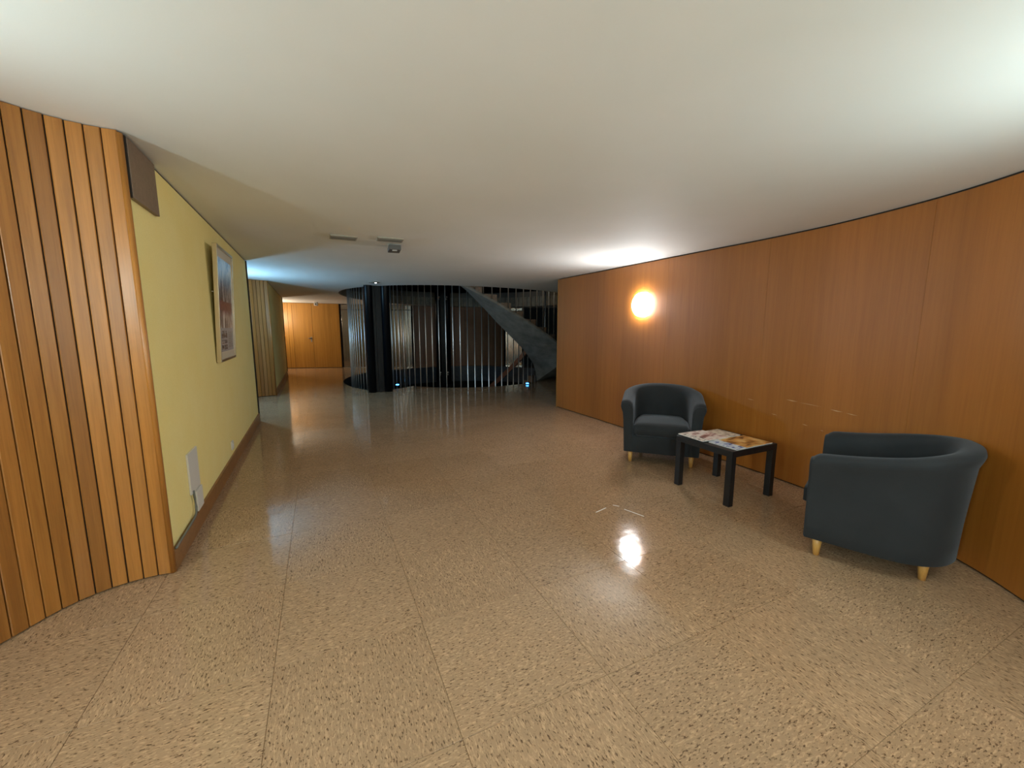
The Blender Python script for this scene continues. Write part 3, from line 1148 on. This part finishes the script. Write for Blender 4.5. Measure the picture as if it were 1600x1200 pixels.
# ------------------------------------------------------------------ armchairs
def make_armchair():
    root = empty('armchair')
    # centre line of the U shaped shell, front = -y
    a, yf, y0, b = 0.318, -0.325, -0.02, 0.312
    path = []
    nst = 7
    fronts = [0.0, 0.006, 0.015, 0.030, 0.055, 0.10, 0.16, 0.23]
    for d_ in fronts:
        path.append((-a, yf + d_, 0.0))
    nc = 28
    for i in range(nc + 1):
        t = PI - PI * i / nc
        e = 0.82      # squarer than an ellipse
        cx = a * math.copysign(abs(math.cos(t)) ** e, math.cos(t))
        cy = y0 + b * abs(math.sin(t)) ** e
        path.append((cx, cy, abs(math.sin(t)) ** 1.5))
    for d_ in reversed(fronts):
        path.append((a, yf + d_, 0.0))
    P = [Vector((p[0], p[1])) for p in path]
    vs, fs = [], []
    prof_n = None
    npth = len(P)
    for i, p in enumerate(P):
        d = (P[min(i + 1, npth - 1)] - P[max(i - 1, 0)]).normalized()
        nv = Vector((-d.y, d.x))       # outwards (path runs left -> back -> right)
        if i == 0 or i == npth - 1:
            nv = Vector((-1, 0)) if i == 0 else Vector((1, 0))
        bk = path[i][2]
        fy = (p.y - yf) / (y0 + b - yf)
        h = 0.655 + 0.105 * (fy ** 1.6)
        h -= 0.026 * max(0.0, 1 - (p.y - yf) / 0.05) ** 2.2 if p.y < yf + 0.05 else 0.0
        fl = 0.018 + 0.008 * bk
        prof = [(0.036, 0.118), (0.042, 0.126), (0.045, 0.22), (0.046, 0.34), (0.048, 0.45)]
        prof += [(0.052, h - 0.10), (0.064, h - 0.062), (0.069, h - 0.035), (0.062, h - 0.012), (0.040, h - 0.001), (0.008, h + 0.002), (-0.022, h - 0.006), (-0.043, h - 0.03), (-0.052, h - 0.07), (-0.052, h - 0.13)]
        prof += [(-0.048, 0.40), (-0.046, 0.30), (-0.046, 0.20), (-0.046, 0.124), (-0.040, 0.118)]
        pts = []
        for nn, z in prof:
            f = max(0.0, (z - 0.2) / (h - 0.2)) ** 1.4 * fl
            q = p + nv * (nn + f)
            pts.append((q.x, q.y, z))
        prof_n = len(pts)
        vs += pts
    for i in range(npth - 1):
        for q in range(prof_n - 1):
            a0, b0 = i * prof_n + q, (i + 1) * prof_n + q
            fs.append((a0, b0, b0 + 1, a0 + 1))
        fs.append((i * prof_n + prof_n - 1, (i + 1) * prof_n + prof_n - 1, (i + 1) * prof_n, i * prof_n))
    # padded arm fronts: a slightly smaller ring pushed forward, then a cap
    for end in (0, npth - 1):
        base = end * prof_n
        ring = [Vector(vs[base + q]) for q in range(prof_n)]
        cen = sum(ring, Vector()) / prof_n
        loops = [list(range(base, base + prof_n))]
        for sc_, dy in ((0.96, -0.008), (0.86, -0.012)):
            idx = []
            for q in range(prof_n):
                v = ring[q].copy()
                v.x = cen.x + (v.x - cen.x) * sc_
                v.z = cen.z + (v.z - cen.z) * (1 - (1 - sc_) * 0.25)
                v.y += dy
                idx.append(len(vs))
                vs.append(tuple(v))
            loops.append(idx)
        for A, B in zip(loops, loops[1:]):
            for q in range(prof_n):
                r_ = (q + 1) % prof_n
                fs.append((A[q], B[q], B[r_], A[r_]) if end == 0 else (A[q], A[r_], B[r_], B[q]))
        fs.append(tuple(loops[-1]))
    o = mesh('shell', vs, fs, M['fabric'], root, True)
    sharpen(o, 60)
    # seat base inside the shell with the front rail
    bm = bmesh.new()
    box_bm(bm, (0, -0.1175, 0.205), (0.575, 0.435, 0.174), bevel=0.008)
    bm_obj('front_rail', bm, M['fabric'], root, True)
    sharpen(root.children[-1], 40)
    # loose seat cushion, crowned, nose a little forward of the rail
    bm = bmesh.new()
    nx, ny = 14, 14
    W2, Y0_, Y1_ = 0.268, -0.365, 0.19

    def cush(z_side, sgn):
        g = {}
        for ix in range(nx + 1):
            for iy in range(ny + 1):
                u, v = ix / nx * 2 - 1, iy / ny * 2 - 1
                x, y = W2 * u, (Y0_ + Y1_) / 2 + (Y1_ - Y0_) / 2 * v
                # round the back corners to follow the shell
                if v > 0:
                    lim = math.sqrt(max(0.0, 1 - (v ** 2.6) * 0.55))
                    x *= lim
                e = max(abs(u), abs(v))
                edge = (1 - max(0, (e - 0.80) / 0.20) ** 2.5)
                crown = 0.014 * (1 - u * u) * (1 - v * v)
                z = 0.36 + sgn * (0.040 + 0.028 * edge) + (crown if sgn > 0 else 0)
                g[ix, iy] = bm.verts.new((x * (1 - 0.012 * (1 - edge)), y, z))
        return g

    T, B = cush(0, 1), cush(0, -1)
    for ix in range(nx):
        for iy in range(ny):
            bm.faces.new((T[ix, iy], T[ix + 1, iy], T[ix + 1, iy + 1], T[ix, iy + 1]))
            bm.faces.new((B[ix, iy + 1], B[ix + 1, iy + 1], B[ix + 1, iy], B[ix, iy]))
    rim = [(i, 0) for i in range(nx)] + [(nx, i) for i in range(ny)] + [(i, ny) for i in range(nx, 0, -1)] + [(0, i) for i in range(ny, 0, -1)]
    for q in range(len(rim)):
        r1, r2 = rim[q], rim[(q + 1) % len(rim)]
        bm.faces.new((B[r1], B[r2], T[r2], T[r1]))
    bm_obj('seat_cushion', bm, M['fabric'], root, True)
    for x, y in ((-0.295, -0.27), (0.295, -0.27), (-0.205, 0.20), (0.205, 0.20)):
        bm = bmesh.new()
        cyl_bm(bm, (x, y, 0.0), (x, y, 0.125), 0.0165, 0.027, n=16)
        bm_obj('leg', bm, M['leg_wood'], root, True)
        sharpen(root.children[-1], 50)
    return root


def copy_tree(o, parent=None):
    c = o.copy()
    COL.objects.link(c)
    c.parent = parent
    for ch in list(o.children):
        copy_tree(ch, c)
    return c


chair = make_armchair()
chair.location = (1.614, 4.294, 0)
chair.rotation_euler = (0, 0, math.radians(-19.6))
tag(chair, 'charcoal fabric tub armchair standing below the lit wall lamp', 'armchair', 'charcoal tub armchairs')
chair2 = copy_tree(chair)
chair2.location = (2.288, 2.388, 0)
chair2.rotation_euler = (0, 0, math.radians(-133.0))
tag(chair2, 'charcoal fabric tub armchair turned away, farther from the lit wall lamp', 'armchair', 'charcoal tub armchairs')

# ------------------------------------------------------------------ side table and papers
TBL = Vector((1.694, 3.015))
tr = math.radians(25.17)
tu, tv = Vector((math.cos(tr), math.sin(tr))), Vector((-math.sin(tr), math.cos(tr)))
S = 0.546
tc_ = TBL + tu * S / 2 + tv * S / 2
table = empty('side_table', (tc_.x, tc_.y, 0), tr)
tag(table, 'low square black side table between the two armchairs', 'table')
box('tabletop', (0, 0, 0.425), (S, S, 0.05), M['black'], table, bevel=0.002)
for sx in (-1, 1):
    for sy in (-1, 1):
        box('leg', (sx * (S / 2 - 0.026), sy * (S / 2 - 0.026), 0.20), (0.05, 0.05, 0.40), M['black'], table, bevel=0.0015)


def cover_mat(name, stops, sc1, seed, strip=None):
    m, nt, bs = new_mat(name)
    v = coords(nt, kind='Generated', scale=(2.2, 3.0, 1))
    mp = N(nt, 'ShaderNodeVectorMath', operation='ADD')
    mp.inputs[1].default_value = (seed, seed * 0.7, 0)
    nt.links.new(v, mp.inputs[0])
    f = noise(nt, mp.outputs[0], sc1, 4, 0.5, 0.6)
    c = ramp(nt, f, stops)
    tc = N(nt, 'ShaderNodeTexCoord')
    s = N(nt, 'ShaderNodeSeparateXYZ')
    nt.links.new(tc.outputs['Generated'], s.inputs[0])
    if strip:
        lo, hi, scol = strip
        g = N(nt, 'ShaderNodeMapRange')
        g.inputs['From Min'].default_value = hi + 0.01
        g.inputs['From Max'].default_value = hi - 0.01
        nt.links.new(s.outputs['X'], g.inputs[0])
        f2 = noise(nt, coords(nt, kind='Generated', scale=(5, 7, 1)), 1.6, 2, 0.4)
        c2 = ramp(nt, f2, scol)
        c = mix(nt, g.outputs[0], c, c2)
    nt.links.new(c, bs.inputs['Base Color'])
    bs.inputs['Roughness'].default_value = 0.35
    return m


def magazine(cx, cy, rot, w_, l_, th, z, mat, label, bend=0.0):
    """cx, cy in table coordinates"""
    p = tc_ + tu * cx + tv * cy
    root = empty('magazine', (p.x, p.y, z), tr + rot)
    tag(root, label, 'magazine', 'papers on the side table')
    box('pages', (0, 0, th / 2), (w_ - 0.004, l_ - 0.004, th - 0.0012), M['paper_edge'], root)
    n = 10
    vs, fs = [], []
    for i in range(n + 1):
        for j in range(n + 1):
            x, y = -w_ / 2 + w_ * i / n, -l_ / 2 + l_ * j / n
            vs.append((x, y, th + bend * math.sin(PI * i / n) * (0.5 + 0.5 * j / n) + 0.0003))
    for i in range(n):
        for j in range(n):
            a = i * (n + 1) + j
            fs.append((a, a + n + 1, a + n + 2, a + 1))
    mesh('cover', vs, fs, mat, root, True)
    return root


ZT = 0.450
mg1 = cover_mat('pink cover print', [(0.34, (0.16, 0.05, 0.04)), (0.43, (0.50, 0.26, 0.22)), (0.5, (0.74, 0.60, 0.53)), (0.62, (0.80, 0.72, 0.66))], 1.7, 3.1,
                strip=(0, 0.22, [(0.40, (0.12, 0.06, 0.05)), (0.50, (0.75, 0.68, 0.60))]))
mg2 = cover_mat('orange cover print', [(0.34, (0.12, 0.04, 0.01)), (0.45, (0.42, 0.17, 0.04)), (0.55, (0.66, 0.34, 0.09)), (0.68, (0.74, 0.50, 0.22))], 1.5, 8.4,
                strip=(0, 0.26, [(0.42, (0.06, 0.10, 0.32)), (0.52, (0.62, 0.66, 0.72))]))
mg3 = cover_mat('cream cover print', [(0.34, (0.20, 0.12, 0.08)), (0.47, (0.62, 0.50, 0.38)), (0.62, (0.76, 0.68, 0.56))], 2.4, 5.2)
magazine(0.085, 0.135, 0.02, 0.28, 0.235, 0.006, ZT, mg3, 'cream printed paper lying at the wall edge of the side table')
magazine(-0.115, 0.130, -0.03, 0.30, 0.27, 0.007, ZT + 0.0068, mg1, 'magazine with pinkish cover on the side table', 0.002)
magazine(0.01, -0.134, 0.02, 0.45, 0.255, 0.007, ZT, mg2, 'magazine with orange picture and blue strip on the side table', 0.002)

# ------------------------------------------------------------------ ceiling fittings
def ceiling_box(name, x, y, sx, sy, sz, rz, mat, label, cat, drop=0.0):
    z = ceil_z(x, y)
    root = empty(name, (x, y, z - drop), rz)
    tag(root, label, cat)
    return root


v1 = ceiling_box('ceiling_vent', -1.74, 4.36, 0, 0, 0, 0.45, None, 'narrow slot vent in ceiling beside the emergency lamp', 'vent')
v2 = ceiling_box('ceiling_vent', -1.27, 4.40, 0, 0, 0, 0.38, None, 'narrow slot vent in ceiling directly over the emergency lamp', 'vent')
for v in (v1, v2):
    box('flange', (0, 0, -0.004), (0.26, 0.19, 0.012), M['vent'], v, bevel=0.002)
    for k in (-1, 0, 1):
        box('slat', (0, k * 0.05, -0.013), (0.235, 0.026, 0.006), M['vent_dark'], v)
em = ceiling_box('emergency_lamp', -1.31, 4.68, 0, 0, 0, 0.35, None, 'small grey emergency lamp box hanging under ceiling', 'lamp')
box('mounting_plate', (0, 0.0, -0.006), (0.13, 0.10, 0.012), M['white'], em, bevel=0.002)
o = box('lamp_box', (0, 0, -0.040), (0.13, 0.22, 0.052), M['spot_body'], em, bevel=0.006)
box('lens', (0, -0.06, -0.068), (0.05, 0.05, 0.006), M['white_far'], em, bevel=0.002)
sp_ = ceiling_box('ceiling_spot', -2.70, 8.15, 0, 0, 0, 0, None, 'tiny recessed ceiling spot in front of the black column', 'lamp')
bm = bmesh.new()
cyl_bm(bm, (0, 0, 0.0), (0, 0, -0.012), 0.10, n=24)
bm_obj('ring', bm, M['lamp_metal'], sp_, True)
bm = bmesh.new()
cyl_bm(bm, (0.03, 0, -0.012), (0.03, 0, -0.02), 0.018, n=16)
bm_obj('bulb', bm, emit('spot bulb', (0.9, 1.0, 0.95), 3), sp_, True)
# white detector box under the ceiling of the corridor end
x, y = -6.45, 13.6
o = empty('detector_box', (x, y, ceil_z(x, y)), 0.2)
tag(o, 'small white detector box under ceiling before the orange wood wall', 'detector')
box('body', (0, 0, -0.06), (0.10, 0.14, 0.12), M['white_far'], o, bevel=0.01)
cyl('eye', (0, -0.07, -0.07), (0, -0.08, -0.07), 0.025, M['spot_body'], o)

# white scratches in the floor wax
for (a, b) in (((0.640, 2.930), (0.735, 3.010)), ((0.870, 2.985), (0.985, 2.865)), ((0.80, 3.06), (0.845, 3.035))):
    a, b = Vector(a), Vector(b)
    d = (b - a).normalized()
    n_ = Vector((-d.y, d.x)) * 0.0035
    mesh('wax_scratch', [(a.x - n_.x, a.y - n_.y, 0.0012), (b.x - n_.x, b.y - n_.y, 0.0012), (b.x + n_.x, b.y + n_.y, 0.0012), (a.x + n_.x, a.y + n_.y, 0.0012)],
         [(0, 1, 2, 3)], M['tape'], floor)
